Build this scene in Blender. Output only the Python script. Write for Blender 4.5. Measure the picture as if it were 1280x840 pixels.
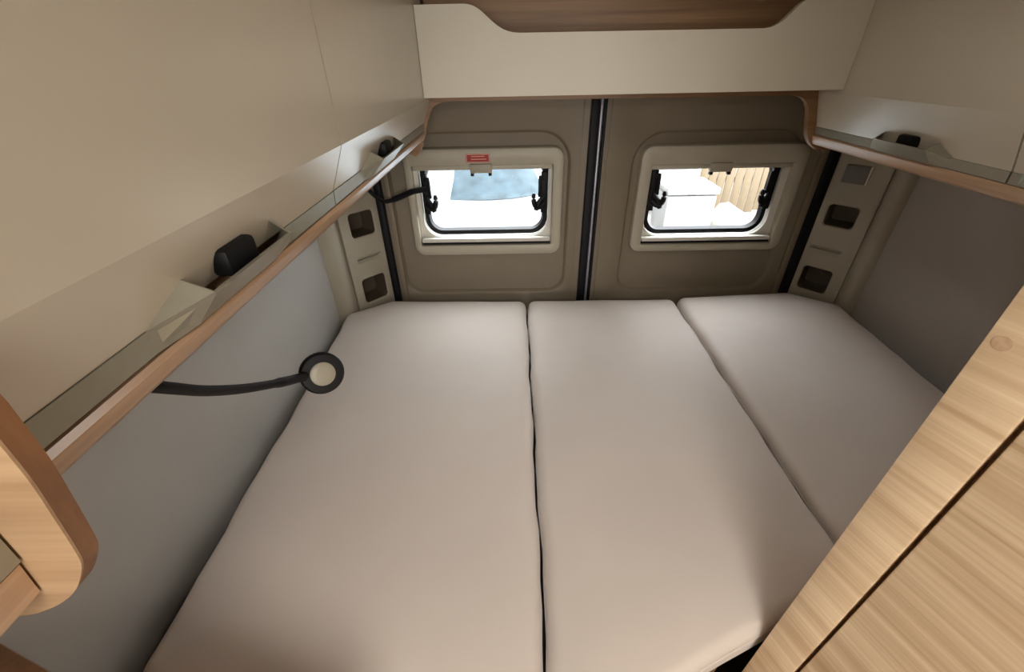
import bpy, bmesh, math, random
from mathutils import Vector, Matrix
random.seed(7)
S = bpy.context.scene
C = S.collection
for o in list(bpy.data.objects):
    bpy.data.objects.remove(o, do_unlink=True)

# ---------------------------------------------------------------- camera
cam_d = bpy.data.cameras.new('camera')
cam_d.sensor_width = 36.0
cam_d.lens = 526.0 * 36.0 / 1280.0
cam_d.clip_start = 0.01
cam_d.clip_end = 200
cam = bpy.data.objects.new('camera', cam_d)
C.objects.link(cam)
# world axes seen from the camera (x right, y down, z forward)
RW = ((0.99983463, -0.01315572, -0.01255546),
      (0.00316552, -0.5539667, 0.83253281),
      (-0.01790787, -0.83243488, -0.55383344))
M = Matrix(((RW[0][0], -RW[0][1], -RW[0][2], 0.0),
            (RW[1][0], -RW[1][1], -RW[1][2], 0.0),
            (RW[2][0], -RW[2][1], -RW[2][2], 1.7),
            (0, 0, 0, 1)))
cam.matrix_world = M
S.camera = cam

# ---------------------------------------------------------------- world, sun, area lights, exposure
S.view_settings.view_transform = 'Standard'
S.view_settings.look = 'None'
S.view_settings.gamma = 1.0
S.view_settings.use_curve_mapping = False
S.view_settings.exposure = 0.43
w = bpy.data.worlds.new('world')
S.world = w
w.use_nodes = True
bg = w.node_tree.nodes['Background']
bg.inputs[0].default_value = (0.97, 0.985, 1.0, 1)
bg.inputs[1].default_value = 13.0
sun_d = bpy.data.lights.new('sun', 'SUN')
sun_d.energy = 3.0
sun_d.angle = math.radians(3)
sun_d.color = (1.0, 0.95, 0.88)
sun = bpy.data.objects.new('sun', sun_d)
C.objects.link(sun)
sun.rotation_euler = Vector((-0.75, 0.25, -0.9)).to_track_quat('-Z', 'Y').to_euler()


def area(name, loc, target, sx, sy, power, col):
    d = bpy.data.lights.new(name, 'AREA')
    d.shape = 'RECTANGLE'
    d.size, d.size_y = sx, sy
    d.energy = power
    d.color = col
    o = bpy.data.objects.new(name, d)
    C.objects.link(o)
    o.location = loc
    o.rotation_euler = (Vector(target) - Vector(loc)).to_track_quat('-Z', 'Y').to_euler()
    return o


# daylight that falls in through the windscreen at the front of the van
area('windscreen_daylight', (0.25, -2.72, 1.35), (0.25, 0.0, 1.25), 1.5, 0.8, 25, (1.0, 0.95, 0.90))
# fill lamp added in an unseen roof light above the aisle behind the camera
area('roof_light_daylight', (0.10, -0.85, 1.985), (0.10, -0.85, 0.0), 0.5, 0.6, 20, (1.0, 0.95, 0.89))


# ---------------------------------------------------------------- materials
def new_mat(name):
    m = bpy.data.materials.new(name)
    m.use_nodes = True
    nt = m.node_tree
    b = nt.nodes['Principled BSDF']
    return m, nt, b


def lin(c):
    return tuple(((v / 255.0) / 12.92 if v / 255.0 <= 0.04045 else ((v / 255.0 + 0.055) / 1.055) ** 2.4) for v in c) + (1.0,)


def plain(name, rgb, rough=0.5, var=0.04, scale=30.0, bump=0.02, metal=0.0, spec=0.5, bscale=None):
    m, nt, b = new_mat(name)
    tc = nt.nodes.new('ShaderNodeTexCoord')
    n = nt.nodes.new('ShaderNodeTexNoise')
    n.inputs['Scale'].default_value = scale
    n.inputs['Detail'].default_value = 4
    nt.links.new(tc.outputs['Object'], n.inputs['Vector'])
    r = nt.nodes.new('ShaderNodeValToRGB')
    c = lin(rgb)
    r.color_ramp.elements[0].position = 0.3
    r.color_ramp.elements[1].position = 0.7
    r.color_ramp.elements[0].color = tuple(v * (1 - var) for v in c[:3]) + (1,)
    r.color_ramp.elements[1].color = tuple(min(1, v * (1 + var)) for v in c[:3]) + (1,)
    nt.links.new(n.outputs['Fac'], r.inputs['Fac'])
    nt.links.new(r.outputs['Color'], b.inputs['Base Color'])
    b.inputs['Roughness'].default_value = rough
    b.inputs['Metallic'].default_value = metal
    b.inputs['Specular IOR Level'].default_value = spec
    if bump > 0:
        n2 = nt.nodes.new('ShaderNodeTexNoise')
        n2.inputs['Scale'].default_value = bscale or 400.0
        n2.inputs['Detail'].default_value = 2
        nt.links.new(tc.outputs['Object'], n2.inputs['Vector'])
        bp = nt.nodes.new('ShaderNodeBump')
        bp.inputs['Strength'].default_value = bump
        bp.inputs['Distance'].default_value = 0.002
        nt.links.new(n2.outputs['Fac'], bp.inputs['Height'])
        nt.links.new(bp.outputs['Normal'], b.inputs['Normal'])
    return m


def wood(name, light, dark, axis, rough=0.45, fine=130.0, contrast=1.0, along=2.2):
    m, nt, b = new_mat(name)
    tc = nt.nodes.new('ShaderNodeTexCoord')
    mp = nt.nodes.new('ShaderNodeMapping')
    sc = [1.0, 1.0, 1.0]
    sc[axis] = along / fine
    mp.inputs['Scale'].default_value = sc
    nt.links.new(tc.outputs['Object'], mp.inputs['Vector'])
    n1 = nt.nodes.new('ShaderNodeTexNoise')
    n1.inputs['Scale'].default_value = fine
    n1.inputs['Detail'].default_value = 5
    n1.inputs['Roughness'].default_value = 0.65
    nt.links.new(mp.outputs['Vector'], n1.inputs['Vector'])
    n2 = nt.nodes.new('ShaderNodeTexNoise')
    n2.inputs['Scale'].default_value = fine * 0.28
    n2.inputs['Detail'].default_value = 3
    n2.inputs['Distortion'].default_value = 0.4
    nt.links.new(mp.outputs['Vector'], n2.inputs['Vector'])
    mx = nt.nodes.new('ShaderNodeMix')
    mx.data_type = 'FLOAT'
    mx.inputs[0].default_value = 0.5
    nt.links.new(n1.outputs['Fac'], mx.inputs[2])
    nt.links.new(n2.outputs['Fac'], mx.inputs[3])
    r = nt.nodes.new('ShaderNodeValToRGB')
    lo, hi = 0.5 - 0.16 / contrast, 0.5 + 0.14 / contrast
    r.color_ramp.elements[0].position = lo
    r.color_ramp.elements[1].position = hi
    r.color_ramp.elements[0].color = lin(dark)
    r.color_ramp.elements[1].color = lin(light)
    nt.links.new(mx.outputs[0], r.inputs['Fac'])
    nt.links.new(r.outputs['Color'], b.inputs['Base Color'])
    b.inputs['Roughness'].default_value = rough
    bp = nt.nodes.new('ShaderNodeBump')
    bp.inputs['Strength'].default_value = 0.12
    bp.inputs['Distance'].default_value = 0.001
    nt.links.new(n1.outputs['Fac'], bp.inputs['Height'])
    nt.links.new(bp.outputs['Normal'], b.inputs['Normal'])
    return m


def fabric(name, rgb):
    m, nt, b = new_mat(name)
    tc = nt.nodes.new('ShaderNodeTexCoord')
    n = nt.nodes.new('ShaderNodeTexNoise')
    n.inputs['Scale'].default_value = 3.0
    n.inputs['Detail'].default_value = 6
    nt.links.new(tc.outputs['Object'], n.inputs['Vector'])
    c = lin(rgb)
    r = nt.nodes.new('ShaderNodeValToRGB')
    r.color_ramp.elements[0].position = 0.3
    r.color_ramp.elements[1].position = 0.7
    r.color_ramp.elements[0].color = tuple(v * 0.96 for v in c[:3]) + (1,)
    r.color_ramp.elements[1].color = tuple(v * 1.04 for v in c[:3]) + (1,)
    nt.links.new(n.outputs['Fac'], r.inputs['Fac'])
    nt.links.new(r.outputs['Color'], b.inputs['Base Color'])
    b.inputs['Roughness'].default_value = 0.6
    b.inputs['Sheen Weight'].default_value = 0.3
    b.inputs['Sheen Roughness'].default_value = 0.5
    b.inputs['Specular IOR Level'].default_value = 0.3
    # weave
    w1 = nt.nodes.new('ShaderNodeTexWave')
    w1.bands_direction = 'X'
    w1.inputs['Scale'].default_value = 260
    w2 = nt.nodes.new('ShaderNodeTexWave')
    w2.bands_direction = 'Y'
    w2.inputs['Scale'].default_value = 260
    nt.links.new(tc.outputs['Object'], w1.inputs['Vector'])
    nt.links.new(tc.outputs['Object'], w2.inputs['Vector'])
    ad = nt.nodes.new('ShaderNodeMath')
    nt.links.new(w1.outputs['Fac'], ad.inputs[0])
    nt.links.new(w2.outputs['Fac'], ad.inputs[1])
    n3 = nt.nodes.new('ShaderNodeTexNoise')
    n3.inputs['Scale'].default_value = 5.0
    n3.inputs['Detail'].default_value = 2
    nt.links.new(tc.outputs['Object'], n3.inputs['Vector'])
    b1 = nt.nodes.new('ShaderNodeBump')
    b1.inputs['Strength'].default_value = 0.10
    b1.inputs['Distance'].default_value = 0.001
    nt.links.new(ad.outputs[0], b1.inputs['Height'])
    b2 = nt.nodes.new('ShaderNodeBump')
    b2.inputs['Strength'].default_value = 0.25
    b2.inputs['Distance'].default_value = 0.02
    nt.links.new(n3.outputs['Fac'], b2.inputs['Height'])
    nt.links.new(b1.outputs['Normal'], b2.inputs['Normal'])
    nt.links.new(b2.outputs['Normal'], b.inputs['Normal'])
    return m


def glass(name, tint=(1, 1, 1), gloss=0.06):
    m = bpy.data.materials.new(name)
    m.use_nodes = True
    nt = m.node_tree
    for n in list(nt.nodes):
        nt.nodes.remove(n)
    out = nt.nodes.new('ShaderNodeOutputMaterial')
    tr = nt.nodes.new('ShaderNodeBsdfTransparent')
    tr.inputs[0].default_value = tint + (1,)
    gl = nt.nodes.new('ShaderNodeBsdfGlossy')
    gl.inputs['Roughness'].default_value = 0.03
    mx = nt.nodes.new('ShaderNodeMixShader')
    mx.inputs[0].default_value = gloss
    nt.links.new(tr.outputs[0], mx.inputs[1])
    nt.links.new(gl.outputs[0], mx.inputs[2])
    nt.links.new(mx.outputs[0], out.inputs[0])
    return m


def emit(name, rgb, strength):
    m, nt, b = new_mat(name)
    b.inputs['Base Color'].default_value = (0.8, 0.8, 0.8, 1)
    b.inputs['Emission Color'].default_value = rgb + (1,)
    b.inputs['Emission Strength'].default_value = strength
    return m


MT = dict(
    laminate=plain('cream_laminate', (192, 184, 168), 0.27, 0.015, 8, 0.004, spec=1.0),
    fascia=plain('fascia_laminate', (202, 197, 181), 0.45, 0.015, 8, 0.01),
    strip=plain('grey_aluminium', (150, 147, 132), 0.35, 0.04, 60, 0.02, metal=0.35),
    oak_x=wood('pale_oak_grain_x', (222, 198, 164), (178, 146, 112), 0, 0.42, 105, 1.1, 2.2),
    oak_y=wood('oak_grain_y', (196, 166, 136), (162, 130, 102), 1, 0.28),
    oak_z=wood('oak_grain_z', (176, 136, 98), (142, 102, 70), 2),
    oak_arch=wood('brown_oak_arch', (150, 116, 82), (120, 90, 60), 0),
    oak_div=wood('pale_oak_divider', (184, 154, 120), (146, 114, 84), 0, 0.42, 70),
    oak_edge=wood('oak_edge_band', (140, 98, 64), (110, 75, 47), 2),
    walnut=wood('brown_wood_grain_x', (160, 124, 86), (114, 84, 55), 0, 0.5, 90, 1.0, 2.0),
    fabric=fabric('cream_fabric', (191, 180, 170)),
    wall=plain('grey_wall_felt', (160, 157, 151), 0.42, 0.02, 10, 0.06, bscale=900, spec=0.5),
    doorp=plain('taupe_door_plastic', (120, 110, 92), 0.5, 0.03, 12, 0.06, bscale=700),
    surround=plain('pale_grey_plastic', (166, 160, 143), 0.45, 0.02, 20, 0.03),
    pillar=plain('grey_pillar_plastic', (158, 152, 136), 0.5, 0.02, 20, 0.05, bscale=700),
    bezel=plain('light_bezel_plastic', (206, 204, 194), 0.4, 0.02, 20, 0.02),
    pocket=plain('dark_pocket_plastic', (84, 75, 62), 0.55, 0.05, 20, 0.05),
    black=plain('black_plastic', (10, 10, 13), 0.55, 0.1, 40, 0.03, spec=0.25),
    rubber=plain('black_rubber', (9, 9, 15), 0.55, 0.1, 40, 0.05, spec=0.25),
    steel=plain('steel_edge', (150, 150, 160), 0.35, 0.05, 60, 0.02, metal=0.6),
    cover=plain('grey_cover_plastic', (104, 104, 102), 0.4, 0.03, 40, 0.02),
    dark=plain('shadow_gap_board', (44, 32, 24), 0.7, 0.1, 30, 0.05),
    red=plain('red_sticker', (146, 30, 22), 0.5, 0.05, 40, 0.0),
    stkw=plain('sticker_print', (222, 150, 135), 0.5, 0.05, 40, 0.0),
    lens=plain('lamp_lens_grey', (140, 134, 118), 0.4, 0.04, 60, 0.02),
    glass=glass('window_acrylic', (0.97, 0.99, 1.0)),
    tint=glass('tinted_glass', (0.20, 0.18, 0.155)),  # dark tint added on the unseen panes to cut incoming sky light
    floor=plain('floor_vinyl', (110, 95, 80), 0.5, 0.1, 12, 0.05),
    ceil=plain('ceiling_fleece', (190, 184, 170), 0.8, 0.02, 12, 0.1, bscale=800),
    concrete=plain('pale_concrete', (106, 103, 98), 0.9, 0.1, 6, 0.2, bscale=60),
    carpaint=plain('white_car_paint', (104, 109, 112), 0.4, 0.01, 4, 0.0, spec=0.2),
    carglass=plain('car_windscreen', (40, 52, 58), 0.3, 0.35, 6, 0.0, spec=0.1),
    tyre=plain('tyre_rubber', (26, 26, 28), 0.8, 0.1, 30, 0.1),
    fence=wood('fence_timber', (104, 88, 66), (80, 68, 50), 2, 0.7, 30),
    white=plain('white_painted_metal', (104, 104, 102), 0.4, 0.02, 8, 0.0),
    blue=plain('pale_blue_glass', (66, 82, 90), 0.3, 0.1, 8, 0.0, spec=0.1),
    tarp=plain('pale_sheet', (96, 93, 84), 0.7, 0.16, 9, 0.2, bscale=20),
)


# ---------------------------------------------------------------- helpers
def link(name, bm, mat, parent=None, smooth=True, kind=None, label=None, cat=None, group=None, angle=35):
    bmesh.ops.remove_doubles(bm, verts=bm.verts, dist=1e-6)
    bmesh.ops.recalc_face_normals(bm, faces=bm.faces)
    me = bpy.data.meshes.new(name)
    if smooth:
        for f in bm.faces:
            f.smooth = True
        for e in bm.edges:
            if len(e.link_faces) == 2 and e.calc_face_angle(0) > math.radians(angle):
                e.smooth = False
    bm.to_mesh(me)
    bm.free()
    me.materials.append(MT[mat])
    o = bpy.data.objects.new(name, me)
    C.objects.link(o)
    if parent is not None:
        o.parent = parent
    tag(o, label, cat, group, kind)
    return o


def tag(o, label=None, cat=None, group=None, kind=None):
    if label: o['label'] = label
    if cat: o['category'] = cat
    if group: o['group'] = group
    if kind: o['kind'] = kind
    return o


def empty(name, loc=(0, 0, 0), rz=0.0, label=None, cat=None, group=None, kind=None):
    o = bpy.data.objects.new(name, None)
    C.objects.link(o)
    o.location = loc
    o.rotation_euler = (0, 0, rz)
    o.empty_display_size = 0.05
    return tag(o, label, cat, group, kind)


def box(bm, x0, x1, y0, y1, z0, z1, bev=0.0, seg=2):
    vs = [bm.verts.new(p) for p in ((x0, y0, z0), (x1, y0, z0), (x1, y1, z0), (x0, y1, z0),
                                    (x0, y0, z1), (x1, y0, z1), (x1, y1, z1), (x0, y1, z1))]
    fs = [bm.faces.new([vs[i] for i in q]) for q in ((0, 3, 2, 1), (4, 5, 6, 7), (0, 1, 5, 4), (1, 2, 6, 5), (2, 3, 7, 6), (3, 0, 4, 7))]
    if bev > 0:
        es = list({e for f in fs for e in f.edges})
        bmesh.ops.bevel(bm, geom=es, offset=bev, segments=seg, profile=0.5, affect='EDGES')


def mbox(name, mat, dims, parent=None, bev=0.0, **k):
    bm = bmesh.new()
    box(bm, *dims, bev=bev)
    return link(name, bm, mat, parent, **k)


def prism(bm, poly, a0, a1, axis):
    """poly of 2-D points extruded from a0 to a1 along axis ('X': pts are (y,z); 'Y': (x,z); 'Z': (x,y))."""
    def P(p, a):
        return {'X': (a, p[0], p[1]), 'Y': (p[0], a, p[1]), 'Z': (p[0], p[1], a)}[axis]
    A = [bm.verts.new(P(p, a0)) for p in poly]
    B = [bm.verts.new(P(p, a1)) for p in poly]
    n = len(poly)
    bm.faces.new(A)
    bm.faces.new(B[::-1])
    for i in range(n):
        bm.faces.new((A[i], A[(i + 1) % n], B[(i + 1) % n], B[i]))


def bevel_all(bm, off, seg=2, ang=30):
    es = [e for e in bm.edges if len(e.link_faces) == 2 and e.calc_face_angle(0) > math.radians(ang)]
    bmesh.ops.bevel(bm, geom=es, offset=off, segments=seg, profile=0.5, affect='EDGES', clamp_overlap=True)


def rr(x0, x1, z0, z1, r, n=6):
    """rounded rectangle, 4n points, counter-clockwise. r: one radius or four (bl, br, tr, tl)."""
    if not isinstance(r, (tuple, list)):
        r = (r,) * 4
    out = []
    for (cx, cz, a0, q) in ((x0 + r[0], z0 + r[0], 180, r[0]), (x1 - r[1], z0 + r[1], 270, r[1]),
                            (x1 - r[2], z1 - r[2], 0, r[2]), (x0 + r[3], z1 - r[3], 90, r[3])):
        for i in range(n):
            a = math.radians(a0 + 90.0 * i / (n - 1))
            out.append((cx + q * math.cos(a), cz + q * math.sin(a)))
    return out


def loops(bm, ls, cap0=False, cap1=False, close=False):
    """bridge rings of equal length (3-D points)."""
    V = [[bm.verts.new(p) for p in l] for l in ls]
    n = len(V[0])
    for k in range(len(V) - (0 if close else 1)):
        A, B = V[k], V[(k + 1) % len(V)]
        for i in range(n):
            j = (i + 1) % n
            bm.faces.new((A[i], A[j], B[j], B[i]))
    if cap0: bm.faces.new(V[0][::-1])
    if cap1: bm.faces.new(V[-1])


def xz(pts, y):
    return [(p[0], y, p[1]) for p in pts]


def tube(bm, path, r, n=10, cap=True, flat=None):
    path = [Vector(p) for p in path]
    rings = []
    up = Vector((0, 0, 1))
    for i, p in enumerate(path):
        t = (path[min(i + 1, len(path) - 1)] - path[max(i - 1, 0)]).normalized()
        s = t.cross(up)
        if s.length < 1e-4:
            s = Vector((1, 0, 0))
        s.normalize()
        u = s.cross(t).normalized()
        rad = r[i] if isinstance(r, (list, tuple)) else r
        ru = rad * (flat or 1.0)
        rings.append([p + s * rad * math.cos(2 * math.pi * k / n) + u * ru * math.sin(2 * math.pi * k / n) for k in range(n)])
    loops(bm, rings, cap, cap)


def disc_stack(bm, prof, n=28, mat=None):
    """lathe around local Z: prof = [(r, z)...] capped at both ends."""
    ls = []
    for r, z in prof:
        ls.append([(r * math.cos(2 * math.pi * k / n), r * math.sin(2 * math.pi * k / n), z) for k in range(n)])
    loops(bm, ls, True, True)
    if mat is not None:
        bmesh.ops.transform(bm, matrix=mat, verts=bm.verts)


def smooth_path(pts, per=8):
    P = [Vector(p) for p in pts]
    P = [P[0] * 2 - P[1]] + P + [P[-1] * 2 - P[-2]]
    out = []
    for i in range(1, len(P) - 2):
        for k in range(per):
            t = k / per
            a, b, c, d = P[i - 1], P[i], P[i + 1], P[i + 2]
            out.append(0.5 * ((2 * b) + (c - a) * t + (2 * a - 5 * b + 4 * c - d) * t * t + (3 * b - a - 3 * c + d) * t ** 3))
    out.append(P[-2])
    return out


# ================================================================ SETTING
XL, XR = -0.672, 1.262
mbox('floor', 'floor', (XL - 0.06, XR + 0.06, -2.8, 1.62, -0.05, 0.0), kind='structure', label='brown vinyl van floor under the bed', smooth=False)

# ceiling with an opening for the added, unseen roof light
bm = bmesh.new()
hx0, hx1, hy0, hy1 = -0.18, 0.38, -1.18, -0.52
for d in ((XL - 0.06, hx0, -2.8, 1.62), (hx1, XR + 0.06, -2.8, 1.62), (hx0, hx1, -2.8, hy0), (hx0, hx1, hy1, 1.62)):
    box(bm, d[0], d[1], d[2], d[3], 2.0, 2.04)
ceil = link('ceiling', bm, 'ceil', kind='structure', label='pale fleece van ceiling', smooth=False)
bm = bmesh.new()
loops(bm, [xz for xz in ([(p[0], p[1], z) for p in rr(hx0 - o, hx1 + o, hy0 - o, hy1 + o, 0.03)] for o, z in ((0.03, 1.999), (0.03, 1.985), (0.0, 1.985), (0.0, 2.06), (0.03, 2.06), (0.03, 2.045)))])
link('roof_light_frame', bm, 'bezel', ceil)
mbox('roof_light_pane', 'tint', (hx0, hx1, hy0, hy1, 2.02, 2.03), ceil, smooth=False)  # added pane, dims the sky light from above

mbox('wall_left', 'wall', (XL - 0.03, XL, -2.8, 1.60, 0.0, 2.0), kind='structure', label='smooth grey side wall along the left cushion', smooth=False)
mbox('wall_right', 'wall', (XR, XR + 0.03, -2.8, 1.60, 0.0, 2.0), kind='structure', label='dark grey side wall along the right cushion', smooth=False)
# header over the rear doors and sill under them
bm = bmesh.new()
box(bm, XL - 0.05, XR + 0.05, 1.60, 1.64, 1.72, 2.0)
box(bm, XL - 0.05, XR + 0.05, 1.60, 1.64, 0.0, 0.12)
box(bm, XL - 0.05, -0.52, 1.60, 1.64, 0.12, 1.72)
box(bm, 1.12, XR + 0.05, 1.60, 1.64, 0.12, 1.72)
link('wall_rear', bm, 'doorp', kind='structure', label='taupe body frame around the rear doors', smooth=False)
# front: bulkhead frame with the windscreen opening
bm = bmesh.new()
box(bm, XL - 0.05, XR + 0.05, -2.86, -2.8, 0.0, 0.9)
box(bm, XL - 0.05, XR + 0.05, -2.86, -2.8, 1.8, 2.04)
box(bm, XL - 0.05, -0.55, -2.86, -2.8, 0.9, 1.8)
box(bm, 1.1, XR + 0.05, -2.86, -2.8, 0.9, 1.8)
wf = link('wall_front', bm, 'doorp', kind='structure', label='front end of the van with the windscreen opening', smooth=False)

mbox('windscreen_pane', 'tint', (-0.55, 1.1, -2.835, -2.825, 0.9, 1.8), wf, smooth=False)  # tint added here to dim the sky light entering at the front


# ---- rear doors with pressed panels and windows
def rear_door(name, label, x0, x1, px0, px1, pz0, pz1, wx0, wx1, wz0, wz1):
    yd = 1.55
    bm = bmesh.new()
    L = [xz(rr(x0, x1, 0.14, 1.70, 0.004, 8), yd + 0.045),
         xz(rr(x0, x1, 0.14, 1.70, 0.004, 8), yd),
         xz(rr(px0, px1, pz0, pz1, (0.07, 0.07, 0.11, 0.11), 8), yd),
         xz(rr(px0 + .005, px1 - .005, pz0 + .005, pz1 - .005, (0.068, 0.068, 0.106, 0.106), 8), yd + 0.003),
         xz(rr(px0 + .012, px1 - .012, pz0 + .012, pz1 - .012, (0.064, 0.064, 0.1, 0.1), 8), yd + 0.016),
         xz(rr(px0 + .024, px1 - .024, pz0 + .024, pz1 - .024, (0.055, 0.055, 0.09, 0.09), 8), yd + 0.018),
         xz(rr(wx0, wx1, wz0, wz1, 0.03, 8), yd + 0.018),
         xz(rr(wx0, wx1, wz0, wz1, 0.03, 8), yd + 0.06)]
    loops(bm, L)
    return link(name, bm, 'doorp', kind='structure', label=label)


d1 = rear_door('door_1', 'taupe left rear door panel with the red sticker above its window', -0.478, 0.248, -0.455, 0.198, 0.885, 1.497, -0.35, 0.13, 1.105, 1.39)
d2 = rear_door('door_2', 'taupe right rear door panel beside the black centre gap', 0.302, 1.076, 0.402, 1.012, 0.880, 1.488, 0.475, 0.965, 1.09, 1.38)


def seal(parent, x0, x1, y0, y1, z0, z1, mat='rubber', name='door_seal'):
    bm = bmesh.new()
    box(bm, x0, x1, y0, y1, z0, z1, bev=0.004)
    return link(name, bm, mat, parent)


seal(d1, 0.25, 0.277, 1.535, 1.60, 0.14, 1.70)
seal(d2, 0.279, 0.289, 1.540, 1.60, 0.14, 1.70, 'steel', 'steel_edge')
seal(d2, 0.291, 0.301, 1.537, 1.60, 0.14, 1.70)
seal(d1, -0.505, -0.480, 1.530, 1.60, 0.14, 1.70)
seal(d2, 1.079, 1.106, 1.530, 1.60, 0.14, 1.70)
# shallow moulded edges beside the centre gap
for par, x in ((d1, 0.226), (d2, 0.318)):
    seal(par, x, x + 0.004, 1.546, 1.556, 0.16, 1.66, 'doorp', 'edge_bead')
# moulded upright bead at the outer edge of each door
for par, x in ((d1, -0.470), (d2, 1.046)):
    seal(par, x, x + 0.022, 1.540, 1.556, 0.16, 1.66, 'doorp', 'edge_moulding')


def hook_stay(parent, side, x, z0, z1):
    """black window stay: notched arm beside the pane with a hooked catch. side=+1: hook points to +x."""
    y = 1.560
    bm = bmesh.new()
    box(bm, x - 0.011, x + 0.011, y, y + 0.014, z0 - 0.01, z1 + 0.012, bev=0.003)
    box(bm, x + side * 0.016 - 0.005, x + side * 0.016 + 0.005, y - 0.004, y + 0.006, z0 + 0.055, z1 - 0.012, bev=0.002)
    box(bm, min(x, x + side * 0.02), max(x, x + side * 0.02), y - 0.004, y + 0.008, z1 - 0.016, z1, bev=0.003)
    box(bm, min(x, x + side * 0.022), max(x, x + side * 0.022), y - 0.004, y + 0.008, z0 + 0.048, z0 + 0.062, bev=0.003)
    o = link('window_stay', bm, 'black', parent)
    bm = bmesh.new()
    p = smooth_path([(x, y - 0.002, z0 + 0.028), (x + side * 0.018, y - 0.010, z0 + 0.014), (x + side * 0.032, y - 0.014, z0 + 0.022),
                     (x + side * 0.038, y - 0.016, z0 + 0.040), (x + side * 0.038, y - 0.016, z0 + 0.066)], 5)
    tube(bm, p, [0.010] * (len(p) - 6) + [0.0095, 0.009, 0.0085, 0.008, 0.007, 0.004], 8)
    p = smooth_path([(x, y - 0.002, z0 + 0.052), (x + side * 0.02, y - 0.01, z0 + 0.03), (x + side * 0.03, y - 0.014, z0 + 0.004)], 5)
    tube(bm, p, 0.009, 8)
    link('hook', bm, 'black', o)
    return o


def van_window(name, label, sx0, sx1, sz0, sz1, ox0, ox1, oz0, oz1, px0, px1, pz0, catch_x):
    """sx..: surround outline, ox..: opening in the surround, px..: visible pane."""
    yd = 1.55
    bm = bmesh.new()
    N = 8
    o = lambda d, r: rr(sx0 + d, sx1 - d, sz0 + d, sz1 - d, r, N)
    i = lambda d, r: rr(ox0 - d, ox1 + d, oz0 - d, oz1 + d, r, N)
    loops(bm, [xz(o(0, 0.038), yd + 0.018), xz(o(0, 0.038), yd - 0.006), xz(o(0.003, 0.035), yd - 0.013), xz(o(0.009, 0.03), yd - 0.016),
               xz(i(0.006, 0.010), yd - 0.016), xz(i(0.001, 0.007), yd - 0.013), xz(i(0, 0.006), yd - 0.008), xz(i(0, 0.006), yd + 0.03)])
    root = link(name, bm, 'surround', kind='structure', label=label)
    # inner bezel around the pane
    pz1 = oz1 + 0.004
    pn = lambda d, r: rr(px0 - d, px1 + d, pz0 - d, pz1 + d, (r, r, 0.03, 0.03), N)
    bm = bmesh.new()
    loops(bm, [xz(i(0.001, 0.006), yd + 0.012), xz(pn(0.014, 0.07), yd + 0.014), xz(pn(0.012, 0.068), yd + 0.009), xz(pn(0.007, 0.064), yd + 0.009), xz(pn(0.005, 0.062), yd + 0.05)])
    link('bezel', bm, 'bezel', root)
    bm = bmesh.new()
    loops(bm, [xz(pn(0.005, 0.062), yd + 0.030), xz(pn(0.0, 0.058), yd + 0.026), xz(pn(-0.012, 0.048), yd + 0.028), xz(pn(-0.016, 0.045), yd + 0.05)])
    link('window_seal', bm, 'rubber', root)
    bm = bmesh.new()
    loops(bm, [xz(pn(0.004, 0.06), yd + 0.048), xz(pn(0.004, 0.06), yd + 0.052)], True, True)
    link('glass_pane', bm, 'glass', root)
    # blind cassette above, blind rail below
    bm = bmesh.new()
    box(bm, ox0 + 0.002, ox1 - 0.002, yd - 0.002, yd + 0.03, oz1 - 0.017, oz1 - 0.001, bev=0.003)
    link('blind_cassette', bm, 'surround', root)
    bm = bmesh.new()
    box(bm, ox0 + 0.003, ox1 - 0.003, yd - 0.010, yd + 0.012, oz0 + 0.010, oz0 + 0.026, bev=0.004)
    rail = link('blind_rail', bm, 'bezel', root)
    bm = bmesh.new()
    box(bm, ox0 + 0.003, ox1 - 0.003, yd - 0.004, yd + 0.011, oz0 + 0.001, oz0 + 0.009)
    link('rail_gap', bm, 'rubber', rail)  # black strip stands in for the shadow line under the blind rail
    # catch in the middle of the top edge
    bm = bmesh.new()
    box(bm, catch_x - 0.038, catch_x + 0.038, yd - 0.024, yd - 0.004, oz1 - 0.024, oz1 + 0.006, bev=0.004)
    c = link('blind_catch', bm, 'pillar', root)
    for s in (-1, 1):
        bm = bmesh.new()
        box(bm, catch_x + s * 0.031 - 0.006, catch_x + s * 0.031 + 0.006, yd - 0.022, yd - 0.006, oz1 - 0.034, oz1 - 0.023, bev=0.003)
        link('catch_foot', bm, 'rubber', c)
    hook_stay(root, 1, px0 + 0.010, 1.222, 1.345)
    hook_stay(root, -1, px1 - 0.010, 1.222, 1.345)
    return root


w1 = van_window('window_1', 'hinged window in the left rear door with black stays and a red sticker', -0.388, 0.170, 1.058, 1.443, -0.362, 0.132, 1.098, 1.387, -0.338, 0.114, 1.132, -0.118)
w2 = van_window('window_2', 'hinged window in the right rear door with black stays, no sticker', 0.434, 1.006, 1.060, 1.440, 0.476, 0.968, 1.090, 1.377, 0.488, 0.934, 1.122, 0.711)
# red sticker
mbox('sticker', 'red', (-0.168, -0.086, 1.5325, 1.5345, 1.398, 1.425), w1, label='small red warning sticker')
stk = [o for o in w1.children if o.name.startswith('sticker')][0]
bm = bmesh.new()
for k in range(2):
    box(bm, -0.150, -0.104 + 0.006 * k, 1.5318, 1.5326, 1.416 - 0.009 * k, 1.4185 - 0.009 * k)
box(bm, -0.1665, -0.0875, 1.5318, 1.5326, 1.3985, 1.4003)
box(bm, -0.1665, -0.0875, 1.5318, 1.5326, 1.4227, 1.4245)
box(bm, -0.1665, -0.1645, 1.5318, 1.5326, 1.4003, 1.4227)
box(bm, -0.0895, -0.0875, 1.5318, 1.5326, 1.4003, 1.4227)
link('sticker_border', bm, 'stkw', stk, smooth=False)


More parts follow.
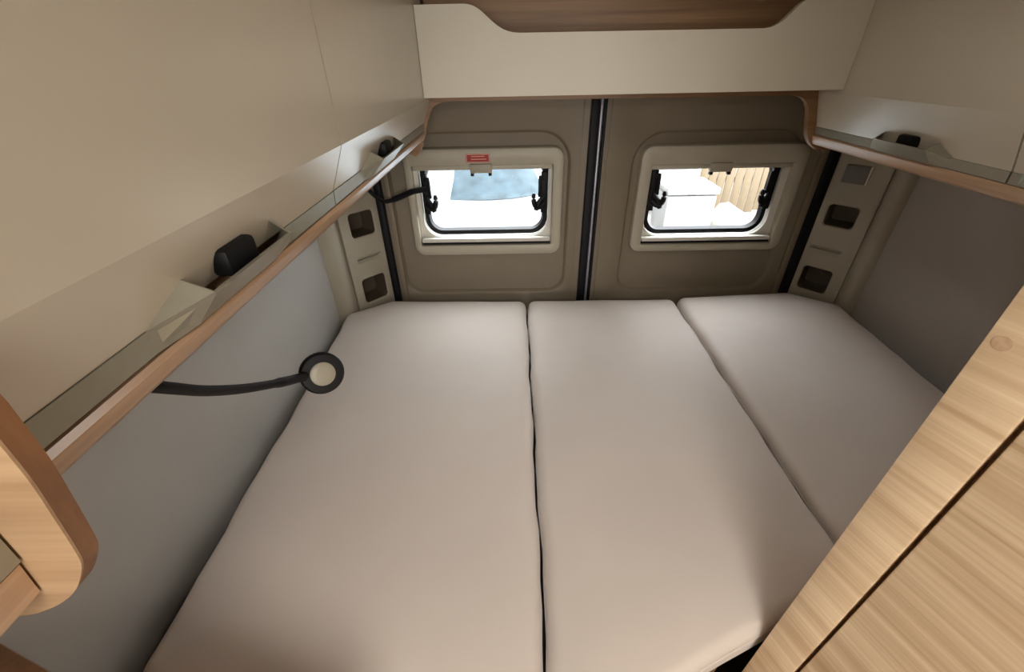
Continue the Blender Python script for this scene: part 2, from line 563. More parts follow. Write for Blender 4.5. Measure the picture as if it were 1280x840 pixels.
# ---- rear pillars (moulded trims with open pockets), local frame: u along the pillar, v into the body
def pillar(name, label, a, b, ulen, cells, sq):
    a, b = Vector(a), Vector(b)
    du = (b - a).normalized()
    dv = Vector((-du.y, du.x))
    cen = Vector((0.3, 0.6))
    if dv.dot(cen - a) > 0:
        dv = -dv                       # dv points away from the room
    def P(u, v, z):
        q = a + du * u + dv * v
        return (q.x, q.y, z)
    bm = bmesh.new()
    zs = 0.60
    pockets = []
    u0, u1 = 0.012, ulen
    for (hu0, hu1, hz0, hz1, r, dep, ztop) in cells:
        o = rr(u0, u1, zs, ztop, 0.0005, 5)
        h = rr(hu0, hu1, hz0, hz1, r, 5)
        h2 = rr(hu0 + .004, hu1 - .004, hz0 + .004, hz1 - .004, r * 0.8, 5)
        h3 = rr(hu0 + .007, hu1 - .007, hz0 + .007, hz1 - .007, r * 0.7, 5)
        deep = dep > 0.05
        rings = [[P(p[0], 0, p[1]) for p in o], [P(p[0], 0, p[1]) for p in h], [P(p[0], 0.004, p[1]) for p in h2]]
        if deep:
            pockets.append([[P(p[0], 0.0041, p[1]) for p in h2], [P(p[0], dep, p[1]) for p in h3]])
        else:
            rings.append([P(p[0], dep, p[1]) for p in h3])
        loops(bm, rings, False, not deep)
        zs = ztop
    # side returns
    for u in (u0, u1):
        vs = [bm.verts.new(P(u, v, z)) for v, z in ((0, 0.60), (0.03, 0.60), (0.03, zs), (0, zs))]
        bm.faces.new(vs)
    root = link(name, bm, 'pillar', kind='structure', label=label)
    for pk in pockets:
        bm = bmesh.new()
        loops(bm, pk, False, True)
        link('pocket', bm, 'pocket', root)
    # rounded column between the pillar and the side wall
    bm = bmesh.new()
    ring = []
    L = (b - a).length
    for k in range(9):
        t = k / 8
        ring.append((ulen + 0.0005 + (L + 0.035 - ulen) * t, 0.012 - 0.020 * math.sin(math.pi * t)))
    A = [bm.verts.new(P(u, v, 0.6)) for u, v in ring]
    B = [bm.verts.new(P(u, v, 2.0)) for u, v in ring]
    for k in range(8):
        bm.faces.new((A[k], A[k + 1], B[k + 1], B[k]))
    link('corner_column', bm, 'pillar', root)
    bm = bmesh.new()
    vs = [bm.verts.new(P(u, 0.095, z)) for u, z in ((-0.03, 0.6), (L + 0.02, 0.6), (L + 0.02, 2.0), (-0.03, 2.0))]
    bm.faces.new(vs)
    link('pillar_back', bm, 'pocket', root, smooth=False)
    if sq:
        bm = bmesh.new()
        loops(bm, [[P(p[0], v, p[1]) for p in rr(sq[0] - d, sq[1] + d, sq[2] - d, sq[3] + d, 0.004, 4)] for d, v in ((0, 0.0), (0, -0.004), (-0.002, -0.005))], False, True)
        s = link('square_cover', bm, 'cover', root, label='small square grey cover')
        bm = bmesh.new()
        loops(bm, [[P(p[0], v, p[1]) for p in rr(sq[1] + 0.001, sq[1] + 0.005, sq[2], sq[3], 0.0015, 4)] for v in (0.0, -0.007)], False, True)
        link('cover_edge', bm, 'bezel', s)
    return root


pillar('trim_1', 'grey moulded pillar with pockets between left wall and rear door', (-0.495, 1.55), (-0.65, 1.38), 0.172,
       [(0.036, 0.142, 0.895, 1.002, 0.016, 0.085, 1.035), (0.034, 0.142, 1.064, 1.088, 0.011, 0.008, 1.12),
        (0.036, 0.138, 1.157, 1.252, 0.016, 0.085, 1.31), (0.06, 0.13, 1.50, 1.56, 0.01, 0.02, 2.0)], None)
pillar('trim_2', 'grey moulded pillar with pockets and square cover by right rear door', (1.094, 1.55), (1.24, 1.39), 0.178,
       [(0.036, 0.142, 0.905, 1.006, 0.016, 0.085, 1.035), (0.032, 0.140, 1.062, 1.086, 0.011, 0.008, 1.12),
        (0.040, 0.140, 1.162, 1.244, 0.016, 0.085, 1.31), (0.06, 0.13, 1.50, 1.56, 0.01, 0.02, 2.0)], (0.050, 0.118, 1.317, 1.376))

# ================================================================ BED
def rpoly(pts, d, r, nseg=24, narc=5):
    """offset a convex CCW polygon inwards by d, round its corners with r and resample the edges."""
    n = len(pts)
    P = [Vector(p) for p in pts]
    off = []
    for i in range(n):
        a, b, c = P[i - 1], P[i], P[(i + 1) % n]
        e1, e2 = (b - a).normalized(), (c - b).normalized()
        n1, n2 = Vector((-e1.y, e1.x)), Vector((-e2.y, e2.x))
        k = (n1 + n2) / (1 + n1.dot(n2))
        off.append(b + k * d)
    out = []
    for i in range(n):
        a, b, c = off[i - 1], off[i], off[(i + 1) % n]
        e1, e2 = (b - a).normalized(), (c - b).normalized()
        ang = math.acos(max(-1, min(1, e1.dot(e2))))
        t = r * math.tan(ang / 2)
        s, e = b - e1 * t, b + e2 * t
        for k in range(narc):
            u = k / (narc - 1)
            out.append((s * (1 - u) ** 2 + b * 2 * u * (1 - u) + e * u * u))
        e2n = off[(i + 2) % n]
        f1 = (e2n - c).normalized()
        ang2 = math.acos(max(-1, min(1, e2.dot(f1))))
        t2 = r * math.tan(ang2 / 2)
        end = c - e2 * t2
        for k in range(1, nseg):
            u = k / nseg
            out.append(e * (1 - u) + end * u)
    return out


def cushion(name, label, pts, z0, z1, ph, puff=0.007, lim=0.165):
    root = empty(name, (sum(p[0] for p in pts) / len(pts), sum(p[1] for p in pts) / len(pts), z0), label=label, cat='cushion', group='bed cushions')
    ox, oy, oz = root.location
    R0 = 0.026
    prof = [(0.012, z0), (0.003, z0 + 0.006), (0.0, z0 + 0.016)]
    for k in range(0, 7):
        a = math.radians(90 * k / 6)
        prof.append((R0 * (1 - math.cos(a)), z1 - R0 + R0 * math.sin(a)))
    for d in (0.055, 0.09, 0.13, lim):
        prof.append((d, z1 + puff * (1 - (1 - min(d / 0.165, 1)) ** 2)))
    bm = bmesh.new()
    ls = []
    for d, z in prof:
        pl = rpoly(pts, d, max(0.035 - d, 0.006))
        q = []
        for p in pl:
            wv = max(0, 1 - d / 0.12)
            wob = 0.0022 * math.sin(p.y * 17 + ph) * wv + 0.0016 * math.sin(p.y * 41 + ph * 2) * wv
            zz = z + 0.0015 * math.sin(p.y * 9 + ph + p.x * 5) * (1 if z > z1 - 0.02 else 0)
            q.append((p.x + wob - ox, p.y + 0.0015 * math.sin(p.x * 23 + ph) * wv - oy, zz - oz))
        ls.append(q)
    loops(bm, ls, True, True)
    link('cushion_body', bm, 'fabric', root, angle=80)
    bm = bmesh.new()
    pl = rpoly(pts, 0.0005, 0.035)
    ring = []
    n = len(pl)
    for i, p in enumerate(pl):
        t = (pl[(i + 1) % n] - pl[i - 1]).normalized()
        nn = Vector((t.y, -t.x))
        wob = 0.0022 * math.sin(p.y * 17 + ph) + 0.0016 * math.sin(p.y * 41 + ph * 2)
        ring.append([(p.x + wob + nn.x * 0.0022 * math.cos(k * math.pi / 3) - ox, p.y + nn.y * 0.0022 * math.cos(k * math.pi / 3) - oy, z1 - 0.03 + 0.0022 * math.sin(k * math.pi / 3) - oz) for k in range(6)])
    loops(bm, ring, close=True)
    link('piping', bm, 'fabric', root)
    return root


fl = lambda x: 0.160 + 0.43 * (x - 0.04)
cushion('bed_cushion', 'long cream cushion against the left wall', [(-0.612, 0.245), (0.036, 0.163), (0.036, 1.468), (-0.50, 1.488), (-0.648, 1.385)], 0.80, 0.897, 0.0)
cushion('bed_cushion', 'middle cream cushion between the two seams', [(0.044, 0.160), (0.620, fl(0.62)), (0.620, 1.470), (0.044, 1.468)], 0.80, 0.897, 0.4)
cushion('bed_cushion', 'cream cushion with a cut corner against the right wall', [(0.632, 0.432), (1.186, 0.662), (1.222, 1.395), (1.070, 1.502), (0.632, 1.478)], 0.80, 0.900, 1.3)

bb = empty('bed_platform', (0.3, 0.8, 0), label='brown wooden bed platform under the three cream cushions', cat='bed')
bm = bmesh.new()
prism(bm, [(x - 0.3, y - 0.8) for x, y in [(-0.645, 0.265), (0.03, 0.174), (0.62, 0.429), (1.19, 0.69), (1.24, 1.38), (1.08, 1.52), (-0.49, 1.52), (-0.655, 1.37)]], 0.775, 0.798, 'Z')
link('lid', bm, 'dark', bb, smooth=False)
bm = bmesh.new()
prism(bm, [(x - 0.3, y - 0.8) for x, y in [(-0.645, 0.268), (0.03, 0.177), (0.385, 0.330), (0.385, 0.348), (0.03, 0.195), (-0.645, 0.288)]], 0.01, 0.775, 'Z')
link('front_panel', bm, 'oak_edge', bb, smooth=False)
mbox('rear_batten', 'oak_edge', (-0.75, 0.75, 0.6, 0.68, 0.01, 0.775), bb)

# ================================================================ OVERHEAD CABINETS
def side_profile(s, xf):
    """door profile (x,z): s=+1 room is on +x side (left cabinets), -1 right cabinets."""
    return [(xf, 1.985), (xf, 1.612), (xf - s * 0.002, 1.600), (xf - s * 0.006, 1.588)]


def overhead(name, label, s, xf, y0, y1, hy0, hy1, zs, group):
    """s: direction towards the room. xf: face of the upper door. zs: z shift of the lower edge."""
    xw = XL + 0.006 if s > 0 else XR - 0.006
    root = empty(name, (xf - s * 0.2, (y0 + y1) / 2, 1.56 + zs), label=label, cat='overhead cabinet', group=group)
    ox, oy, oz = root.location
    T = lambda x, y, z: (x - ox, y - oy, z - oz)
    # carcass
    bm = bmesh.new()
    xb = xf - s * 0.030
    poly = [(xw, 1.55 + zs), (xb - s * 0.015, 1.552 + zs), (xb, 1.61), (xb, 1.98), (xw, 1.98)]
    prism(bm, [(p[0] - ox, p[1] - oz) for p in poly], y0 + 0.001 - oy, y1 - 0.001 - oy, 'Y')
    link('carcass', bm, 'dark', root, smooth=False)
    # door: upper flat part, rounded crease, lower part leaning back
    zl = 1.545 + zs
    prof = [(xf, 1.975), (xf, 1.605), (xf - s * 0.027, zl)]
    th = 0.016
    inner = [(p[0] - s * th, p[1]) for p in prof]
    bm = bmesh.new()
    g = 0.0008
    prism(bm, [(p[0] - ox, p[1] - oz) for p in prof + inner[::-1]], y0 + g - oy, y1 - g - oy, 'Y')
    door = link('door', bm, 'laminate', root, smooth=False)
    # grip strip: flat along the edge, scooped outwards at the handle
    xa, xl = xf - s * 0.0262, xf - s * 0.028
    def pts(y):
        r = 0.04
        if y <= hy0 or y >= hy1: k = 0.0
        elif y < hy0 + r: k = (y - hy0) / r
        elif y > hy1 - r: k = (hy1 - y) / r
        else: k = 1.0
        up = (xa + s * 0.030 * k, zl - 0.0005 + 0.010 * k)
        lo = (xl + s * 0.006 * k, 1.5255 + zs)
        return up, lo
    ys = [y0 + g, hy0, hy0 + 0.04, hy1 - 0.04, hy1, y1 - g]
    bm = bmesh.new()
    ring = []
    for y in ys:
        u, l = pts(y)
        ring.append([T(u[0], y, u[1]), T(l[0], y, l[1]), T(l[0] - s * 0.004, y, l[1]), T(u[0] - s * 0.004, y, u[1])])
    loops(bm, ring, True, True)
    # slanting cheeks that close the scoop against the door
    for ya, sg in ((hy0, 1), (hy1, -1)):
        u0, _ = pts(ya)
        u1, _ = pts(ya + sg * 0.0401)
        zb = zl + 0.022
        xb_ = xf - s * 0.027 + s * 0.0245 * (0.022 / 0.055)
        tri = [(u0[0] - s * 0.001, ya, u0[1]), (xb_ - s * 0.001, ya + sg * 0.036, zb), (u1[0] - s * 0.002, ya + sg * 0.040, u1[1])]
        A = [bm.verts.new(T(*p)) for p in tri]
        B = [bm.verts.new(T(p[0], p[1] + sg * 0.0018, p[2] - 0.0004)) for p in tri]
        bm.faces.new(A); bm.faces.new(B[::-1])
        for k in range(3):
            bm.faces.new((A[k], A[(k + 1) % 3], B[(k + 1) % 3], B[k]))
    link('grip_strip', bm, 'strip', door, smooth=False)
    # dark back of the scoop and the black push latch
    bm = bmesh.new()
    ym = (hy0 + hy1) / 2
    box(bm, min(xf - s * 0.025, xf - s * 0.006) - ox, max(xf - s * 0.025, xf - s * 0.006) - ox, ym - 0.026 - oy, ym + 0.020 - oy, zl + 0.002 - oz, zl + 0.026 - oz, bev=0.005)
    link('latch', bm, 'black', door, label='black push latch')
    return root


gL, gR = 'overhead cabinets on the left', 'overhead cabinets on the right'
XFL, XFR = -0.232, 0.836
overhead('overhead_cabinet', 'cream overhead cabinet on the left next to the rear shelf', 1, XFL, 0.612, 1.338, 0.745, 0.985, 0.0, gL)
overhead('overhead_cabinet', 'large cream overhead cabinet beside the rounded oak divider', 1, XFL, 0.141, 0.610, 0.245, 0.455, 0.0, gL)
overhead('overhead_cabinet', 'cream overhead cabinet on the right next to the rear shelf', -1, XFR, 0.770, 1.338, 0.885, 1.110, -0.028, gR)
overhead('overhead_cabinet', 'right overhead cabinet nearest the camera behind the oak wardrobe', -1, XFR, 0.64, 0.768, 0.655, 0.750, -0.028, gR)


def rail(name, label, s, xf, y0, y1, zs, z0=1.499, z1=1.5225):
    xw = XL + 0.006 if s > 0 else XR - 0.006
    bm = bmesh.new()
    xo = xf - s * 0.026
    poly = [(xo - s * 0.003, z1 + zs), (xo, z1 - 0.004 + zs), (xo - s * 0.004, z0 + 0.008 + zs), (xo - s * 0.009, z0 + 0.002 + zs), (xo - s * 0.016, z0 + zs), (xo - s * 0.03, z0 + zs), (xo - s * 0.034, 1.515 + zs), (xw, 1.515 + zs), (xw, 1.535 + zs), (xo - s * 0.04, 1.535 + zs), (xo - s * 0.04, z1 + zs)]
    cy = (y0 + y1) / 2
    prism(bm, [(p[0] - xo, p[1] - 1.5) for p in poly], y0 - cy, y1 - cy, 'Y')
    o = link(name, bm, 'oak_y', label=label, cat='cabinet rail', angle=50)
    o.location = (xo, cy, 1.5)
    return o


rail('cabinet_rail', 'oak rail running under the left overhead cabinets', 1, XFL, 0.141, 1.338, 0.0)
rail('cabinet_rail', 'oak rail running under the right overhead cabinets', -1, XFR, 0.64, 1.338, -0.028, 1.496, 1.524)

# ---- rear shelf: cream fascia with a dipped opening, wooden back, wooden arch below
rs = empty('rear_shelf', (0.3, 1.3, 1.614), label='rear shelf with cream dipped fascia and brown wooden back', cat='shelf')
ox, oy, oz = rs.location
def fillet(pts, rad, n=6):
    out = []
    m = len(pts)
    for i, p in enumerate(pts):
        r = rad.get(i, 0)
        if not r:
            out.append(p); continue
        a, b, c = Vector(pts[i - 1]), Vector(p), Vector(pts[(i + 1) % m])
        e1, e2 = (a - b).normalized(), (c - b).normalized()
        s, e = b + e1 * r, b + e2 * r
        for k in range(n):
            u = k / (n - 1)
            q = s * (1 - u) ** 2 + b * 2 * u * (1 - u) + e * u * u
            out.append((q.x, q.y))
    return out
pf = [(XFL + 0.001, 1.614), (XFR - 0.001, 1.614), (XFR - 0.001, 1.80), (0.676, 1.80), (0.622, 1.744), (-0.020, 1.746), (-0.092, 1.803), (XFL + 0.001, 1.803)]
pf = fillet(pf, {3: 0.02, 4: 0.03, 5: 0.035, 6: 0.025})
bm = bmesh.new()
prism(bm, [(p[0] - ox, p[1] - oz) for p in pf], 1.236 - oy, 1.252 - oy, 'Y')
link('fascia', bm, 'fascia', rs, angle=40)
mbox('shelf_board', 'walnut', (XFL + 0.001 - ox, XFR - 0.001 - ox, 1.254 - oy, 1.45 - oy, 1.614 - oz, 1.630 - oz), rs)
mbox('back_board', 'walnut', (XFL + 0.001 - ox, XFR - 0.001 - ox, 1.38 - oy, 1.396 - oy, 1.631 - oz, 1.99 - oz), rs, label='dark brown wooden back board')

# arch board
bm = bmesh.new()
arch = [(-0.330, 1.470), (-0.311, 1.462), (-0.297, 1.455), (-0.286, 1.460), (-0.279, 1.470), (-0.261, 1.511), (-0.247, 1.552), (-0.239, 1.570), (-0.231, 1.582), (-0.221, 1.589), (-0.207, 1.5945), (-0.187, 1.5975), (-0.162, 1.598),
        (0.756, 1.5955), (0.775, 1.595), (0.790, 1.592), (0.804, 1.587), (0.816, 1.577), (0.826, 1.562), (0.832, 1.545), (0.837, 1.525), (0.844, 1.502), (0.850, 1.489), (0.860, 1.476), (0.873, 1.464), (0.890, 1.454), (0.921, 1.452), (0.95, 1.46)]
poly = [(-0.330, 1.612)] + arch + [(0.95, 1.612)]
prism(bm, [(p[0], p[1]) for p in poly], 1.340, 1.358, 'Y')
bevel_all(bm, 0.002, 2, 15)
ab = link('arch_board', bm, 'oak_arch', label='thin oak arch board under the cream rear fascia', cat='arch board', angle=40)

# ---- rounded oak divider on the left, with the next cabinet in front of it
dv = empty('divider_panel', (-0.45, 0.146, 1.56), label='rounded pale oak divider panel at the near end of left cabinets', cat='divider')
ox, oy, oz = dv.location
pd = [(-0.226, 1.985), (-0.228, 1.575), (-0.2326, 1.538), (-0.239, 1.509), (-0.2475, 1.474), (-0.252, 1.461), (-0.261, 1.447), (-0.273, 1.432), (-0.289, 1.418), (-0.307, 1.407), (-0.329, 1.399), (-0.40, 1.388), (-0.664, 1.380), (-0.664, 1.985)]
pd = [pd[0]] + [(p.x, p.y) for p in smooth_path([(q[0], q[1], 0) for q in pd[1:12]], 4)] + pd[12:]
bm = bmesh.new()
prism(bm, [(p[0] - ox, p[1] - oz) for p in pd], 0.1275 - oy, 0.1290 - oy, 'Y')
link('front_face', bm, 'oak_div', dv, smooth=False)
bm = bmesh.new()
prism(bm, [(p[0] - ox, p[1] - oz) for p in pd], 0.1291 - oy, 0.1395 - oy, 'Y')
link('board', bm, 'oak_edge', dv, angle=30)

nc = empty('overhead_cabinet', (-0.48, -0.10, 1.52), label='near left overhead cabinet in front of the rounded divider, lower left edge', cat='overhead cabinet', group=gL)
ox, oy, oz = nc.location
def ncp(name, mat, poly, y1):
    bm = bmesh.new()
    prism(bm, [(p[0] - ox, p[1] - oz) for p in poly], -0.6 - oy, y1 - oy, 'Y')
    link(name, bm, mat, nc, smooth=False)
ncp('carcass', 'laminate', [(-0.664, 1.475), (-0.300, 1.475), (-0.300, 1.98), (-0.664, 1.98)], 0.1265)
ncp('grip_strip', 'strip', [(-0.281, 1.468), (-0.276, 1.495), (-0.284, 1.495), (-0.289, 1.468)], 0.126)
ncp('door', 'laminate', [(-0.275, 1.512), (-0.262, 1.55), (-0.262, 1.97), (-0.280, 1.97), (-0.280, 1.55), (-0.293, 1.512)], 0.120)
ncp('bottom_rail', 'oak_y', [(-0.284, 1.465), (-0.292, 1.434), (-0.315, 1.428), (-0.325, 1.465)], 0.126)

# ---- low oak partition at the front left of the bed, rest added for shade
ang = math.atan2(-0.045, 0.14)
lp = empty('low_cabinet', (-0.66, 0.226, 0.0), rz=ang, label='oak edged low cabinet in the bottom left corner by the wall', cat='cabinet')
bm = bmesh.new()
box(bm, 0.004, 0.50, -0.020, 0.0, 0.02, 1.112, bev=0.004)
link('end_board', bm, 'oak_edge', lp)
mbox('front_face', 'oak_div', (0.006, 0.498, -0.0225, -0.0205, 0.02, 1.104), lp)
bm = bmesh.new()
prism(bm, [(0.02, -0.024), (0.33, -0.85), (0.73, -0.73), (0.49, -0.024)], 0.02, 1.06, 'Z')
link('body', bm, 'laminate', lp, smooth=False)  # unseen block added to keep front light off the left cushion
bm = bmesh.new()
prism(bm, [(0.02, -0.024), (0.33, -0.87), (0.75, -0.74), (0.50, -0.024)], 1.062, 1.085, 'Z')
link('worktop', bm, 'pillar', lp, smooth=False)  # unseen top, part of the added shading block

# ================================================================ OAK WARDROBE (right foreground)
E0 = Vector((0.402, 0.302))
ux = Vector((0.355, -0.935)).normalized()
wd = empty('oak_wardrobe', (E0.x, E0.y, 0), rz=math.atan2(ux.y, ux.x), label='tall pale oak wardrobe with a grooved door in the right foreground', cat='wardrobe')
def wl(x, y):
    """room xy -> wardrobe local"""
    d = Vector((x, y)) - E0
    return (d.dot(ux), d.dot(Vector((-ux.y, ux.x))))
bm = bmesh.new()
back = [(0.004, 0.021), (0.78, 0.021), wl(1.25, -0.40), wl(1.25, 0.600)]
prism(bm, back, 0.01, 1.985, 'Z')
link('carcass', bm, 'oak_z', wd, smooth=False)
mbox('stile', 'oak_x', (0.0, 0.0500, 0.0, 0.020, 0.01, 1.985), wd, bev=0.0015)
bm = bmesh.new()
box(bm, 0.0545, 0.62, 0.001, 0.0195, 0.06, 1.95, bev=0.0025)
link('door', bm, 'oak_x', wd)
mbox('stile', 'oak_x', (0.6245, 0.78, 0.0, 0.020, 0.01, 1.985), wd, bev=0.0015)
bm = bmesh.new()
disc_stack(bm, [(0.0066, 0.0005), (0.0066, -0.0004), (0.0058, -0.0008)], 20, Matrix.Translation((0.0115, 0.0, 1.492)) @ Matrix.Rotation(math.radians(-90), 4, 'X'))
bmesh.ops.scale(bm, vec=(1, -1, 1), verts=bm.verts)
link('dowel_cap', bm, 'oak_y', wd, label='round wood-coloured screw cap')

# ================================================================ READING LAMP (gooseneck)
rl = empty('reading_lamp', (-0.328, 0.250, 1.5125), label='black gooseneck reading lamp with round grey lens over the left wall', cat='lamp')
ox, oy, oz = rl.location
L = lambda p: (p[0] - ox, p[1] - oy, p[2] - oz)
bm = bmesh.new()
disc_stack(bm, [(0.018, 0.0), (0.018, -0.007), (0.014, -0.012)], 20)
link('mount', bm, 'black', rl)
HEAD = Vector((-0.306, 0.515, 1.292))
to_cam = (Vector((0, 0, 1.7)) - HEAD).normalized()
nrm = (to_cam + Vector((0.10, 0.02, -0.22))).normalized()
neck = smooth_path([(-0.328, 0.250, 1.502), (-0.322, 0.261, 1.486), (-0.317, 0.276, 1.470), (-0.319, 0.297, 1.449), (-0.325, 0.334, 1.414), (-0.330, 0.389, 1.370), (-0.326, 0.450, 1.329), tuple(HEAD - nrm * 0.010 + Vector((-0.012, -0.028, 0.014)))], 8)
bm = bmesh.new()
tube(bm, [L(p) for p in neck], [0.0058] * (len(neck) - 10) + [0.0070] * 10, 12)
link('gooseneck', bm, 'black', rl)
q = nrm.to_track_quat('Z', 'Y').to_matrix().to_4x4()
mt = Matrix.Translation(Vector(L(HEAD))) @ q
bm = bmesh.new()
disc_stack(bm, [(0.022, -0.020), (0.029, -0.016), (0.033, -0.007), (0.033, 0.0), (0.030, 0.004), (0.022, 0.005)], 32, mt)
hd = link('lamp_head', bm, 'black', rl)
bm = bmesh.new()
disc_stack(bm, [(0.0185, 0.004), (0.0185, 0.0075), (0.016, 0.0090), (0.008, 0.0097)], 28, mt)
link('lens', bm, 'lens', hd, label='round grey lens')

# ================================================================ BLACK STRAP at the left rear door
bm = bmesh.new()
path = smooth_path([(-0.520, 1.476, 1.350), (-0.492, 1.490, 1.305), (-0.462, 1.505, 1.278), (-0.415, 1.518, 1.288), (-0.365, 1.522, 1.306), (-0.318, 1.535, 1.312)], 6)
tube(bm, path, [0.0095] * 16 + [0.0135] * (len(path) - 16), 8, flat=0.75)
o = link('strap', bm, 'rubber', label='black strap stretched from the left pillar to the left window', cat='strap')

# ================================================================ ADDED FILL LAMPS on the unseen ceiling
MT['led'] = emit('warm_led', (1.0, 0.93, 0.84), 17.0)
for (x, y, lab) in ((0.30, 0.55, 'round warm ceiling lamp above the middle of the bed'), (0.08, -1.7, 'round warm ceiling lamp above the aisle near the windscreen')):
    cl = empty('ceiling_lamp', (x, y, 2.0), label=lab, cat='lamp', group='ceiling lamps')
    bm = bmesh.new()
    disc_stack(bm, [(0.10, -0.001), (0.10, -0.012), (0.092, -0.016)], 32)
    link('housing', bm, 'white', cl)
    bm = bmesh.new()
    disc_stack(bm, [(0.085, -0.0165), (0.085, -0.020), (0.07, -0.022)], 32)
    link('diffuser', bm, 'led', cl)

# ================================================================ OUTSIDE
GZ = -0.6
mbox('ground', 'concrete', (-25, 30, 1.9, 40, GZ - 0.1, GZ), kind='structure', label='pale sunlit concrete yard outside the rear windows', smooth=False)

# parked car
car = empty('parked_car', (-0.30, 5.28, GZ), rz=math.radians(11), label='white parked car seen through the left rear window', cat='car')
# local: nose towards -y, x across
prof = [(-2.0, 0.30), (-2.08, 0.50), (-2.02, 0.70), (-1.85, 0.80), (-1.4, 0.90), (-0.85, 0.98), (-0.80, 1.00), (-0.10, 1.42), (0.0, 1.45), (0.9, 1.46), (1.5, 1.40), (2.0, 1.0), (2.1, 0.7), (2.05, 0.35)]
def halfw(y, z):
    wv = 0.88 if z < 0.95 else 0.88 - (z - 0.95) * 0.50
    if y < -1.5: wv -= (-1.5 - y) ** 2 * 0.5
    if y > 1.7: wv -= (y - 1.7) ** 2 * 0.6
    return wv
bm = bmesh.new()
rows = []
for y, z in prof:
    r = []
    for k in range(13):
        s_ = -1 + 2 * k / 12
        r.append(bm.verts.new((s_ * halfw(y, z), y + 0.30 * (s_ ** 2) * (1 if y < -0.05 and y > -2.2 else 0), z - 0.05 * s_ ** 4)))
    rows.append(r)
for i in range(len(rows) - 1):
    for k in range(12):
        bm.faces.new((rows[i][k], rows[i][k + 1], rows[i + 1][k + 1], rows[i + 1][k]))
for k in (0, 12):
    bm.faces.new([r[k] for r in rows])
bm.faces.new([rows[0][k] for k in range(13)] + [rows[-1][k] for k in range(12, -1, -1)])
link('body', bm, 'carpaint', car, angle=40)
bm = bmesh.new()
pr = []
for t in (0.06, 0.94):
    y, z = -0.80 + 0.70 * t, 1.00 + 0.42 * t
    pr.append([bm.verts.new((s_ * (halfw(y, z) - 0.07), y + 0.30 * s_ ** 2 - 0.008, z - 0.05 * s_ ** 4 + 0.012)) for s_ in [-1 + k / 6 for k in range(13)]])
for k in range(12):
    bm.faces.new((pr[0][k], pr[0][k + 1], pr[1][k + 1], pr[1][k]))
link('windscreen', bm, 'carglass', car)
for s_ in (-1, 1):
    for (ya, yb, yc, yd_) in ((-0.30, 0.42, 0.42, 0.20), (0.5, 1.35, 1.2, 0.5)):
        bm = bmesh.new()
        v = [bm.verts.new((s_ * (halfw(y, z) + 0.006), y, z)) for y, z in ((ya, 1.0), (yb, 1.0), (yc, 1.34), (yd_, 1.34))]
        bm.faces.new(v)
        link('side_window', bm, 'carglass', car, smooth=False)
    for y in (-1.35, 1.3):
        bm = bmesh.new()
        disc_stack(bm, [(0.20, -0.11), (0.31, -0.10), (0.32, -0.06), (0.32, 0.06), (0.31, 0.10), (0.20, 0.11)], 24, Matrix.Translation((s_ * 0.80, y, 0.32)) @ Matrix.Rotation(math.radians(90), 4, 'Y'))
        link('wheel', bm, 'tyre', car)
    bm = bmesh.new()
    box(bm, min(s_ * 0.86, s_ * 1.02), max(s_ * 0.86, s_ * 1.02), -0.62, -0.50, 0.98, 1.12, bev=0.03)
    link('mirror', bm, 'carpaint', car)
    bm = bmesh.new()
    box(bm, s_ * 0.62 - 0.14, s_ * 0.62 + 0.14, -2.02, -1.84, 0.62, 0.74, bev=0.03)
    link('headlight', bm, 'blue', car)

# caravan behind, white box, fence, sheet heap (seen through the right window)
cv = empty('caravan', (1.9, 7.0, GZ), label='white caravan with pale blue window behind the white box outside', cat='caravan')
bm = bmesh.new()
box(bm, -1.1, 1.05, 0.0, 1.9, 0.35, 2.35, bev=0.16, seg=4)
link('body', bm, 'white', cv)
bm = bmesh.new()
loops(bm, [xz(rr(-0.42, 0.02, 0.98, 1.30, 0.12, 6), -0.012), xz(rr(-0.42, 0.02, 0.98, 1.30, 0.12, 6), 0.02)], True, True)
link('caravan_window', bm, 'blue', cv)
bm = bmesh.new()
box(bm, -0.6, 0.75, -0.015, 0.01, 0.80, 0.83)
link('trim_strip', bm, 'steel', cv, smooth=False)
for x in (-0.95, 0.9):
    bm = bmesh.new()
    disc_stack(bm, [(0.2, -0.09), (0.30, -0.08), (0.30, 0.08), (0.2, 0.09)], 20, Matrix.Translation((x, 0.95, 0.30)) @ Matrix.Rotation(math.radians(90), 4, 'Y'))
    link('wheel', bm, 'tyre', cv)

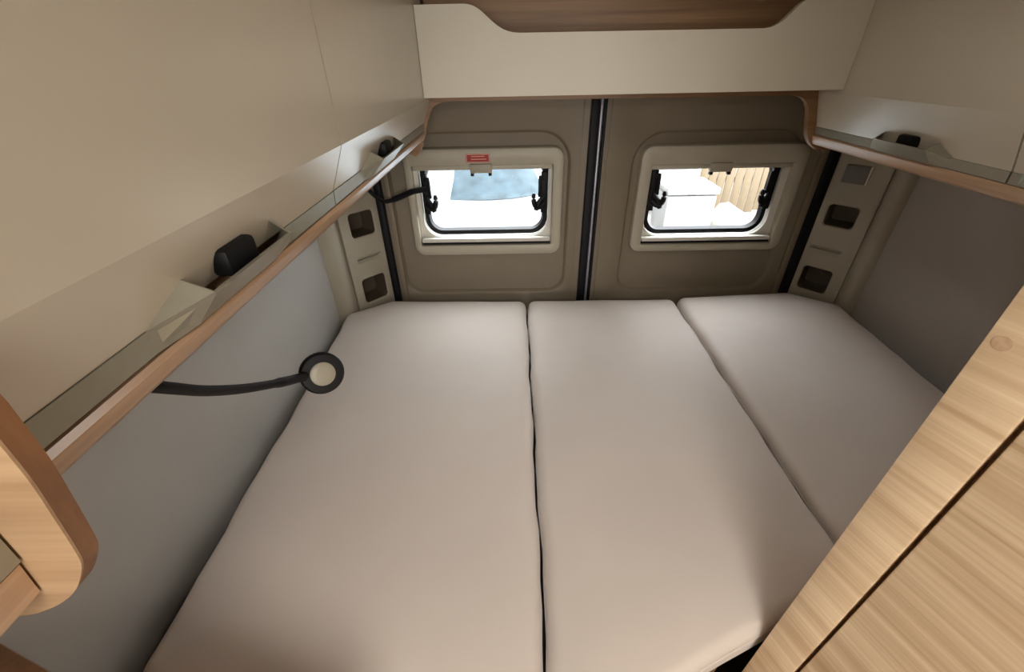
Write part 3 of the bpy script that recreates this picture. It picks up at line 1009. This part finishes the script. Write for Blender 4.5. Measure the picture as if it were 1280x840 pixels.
wb = empty('storage_box', (2.03, 5.15, GZ), label='white lidded storage box standing in front of the white caravan', cat='box')
bm = bmesh.new()
box(bm, -0.28, 0.28, -0.25, 0.25, 0.0, 0.93, bev=0.015)
link('body', bm, 'white', wb)
bm = bmesh.new()
box(bm, -0.30, 0.30, -0.27, 0.27, 0.94, 1.02, bev=0.02)
link('lid', bm, 'white', wb)
bm = bmesh.new()
box(bm, -0.06, 0.06, -0.285, -0.271, 0.955, 0.985, bev=0.004)
link('latch', bm, 'steel', wb)

fn = empty('garden_fence', (4.3, 7.2, GZ), label='warm timber plank fence outside the right rear window', cat='fence')
bm = bmesh.new()
box(bm, -0.068, 0.068, 0, 0.02, 0.02, 2.0, bev=0.004)
first = link('plank', bm, 'fence', fn)
first.location = (-1.2, 0, 0)
for k in range(1, 17):
    c = first.copy()
    C.objects.link(c)
    c.parent = fn
    c.location = (-1.2 + 0.145 * k, random.uniform(-0.004, 0.004), random.uniform(-0.02, 0.02))
for z in (0.5, 1.6):
    mbox('fence_rail', 'fence', (-1.3, 1.25, 0.022, 0.06, z, z + 0.08), fn)

bm = bmesh.new()
bmesh.ops.create_icosphere(bm, subdivisions=3, radius=1.0)
for v in bm.verts:
    n = 1 + 0.06 * math.sin(v.co.x * 5 + 1) * math.sin(v.co.y * 4) + 0.05 * math.sin(v.co.z * 9 + v.co.x * 6)
    v.co = Vector((v.co.x * 0.42 * n, v.co.y * 0.4 * n, max(0.0, v.co.z + 0.12) * 0.46 * n))
hp = link('covered_heap', bm, 'tarp', label='pale crumpled sheet over a heap in front of the fence', cat='sheet', angle=60)
hp.location = (2.98, 5.9, GZ)

# brick house added out of view to keep window light off the right wall
MT['brick'] = plain('dark_brick', (84, 60, 50), 0.9, 0.2, 20, 0.3, bscale=60)
hs = empty('neighbour_house', (-3.6, 6.5, GZ), label='dark brick house along the left side of the yard', cat='house')
mbox('wall', 'brick', (-0.3, 0.3, -4.4, 5.5, 0.0, 5.2), hs, smooth=False)
mbox('roof_edge', 'dark', (-0.45, 0.45, -4.5, 5.6, 5.2, 5.35), hs, smooth=False)
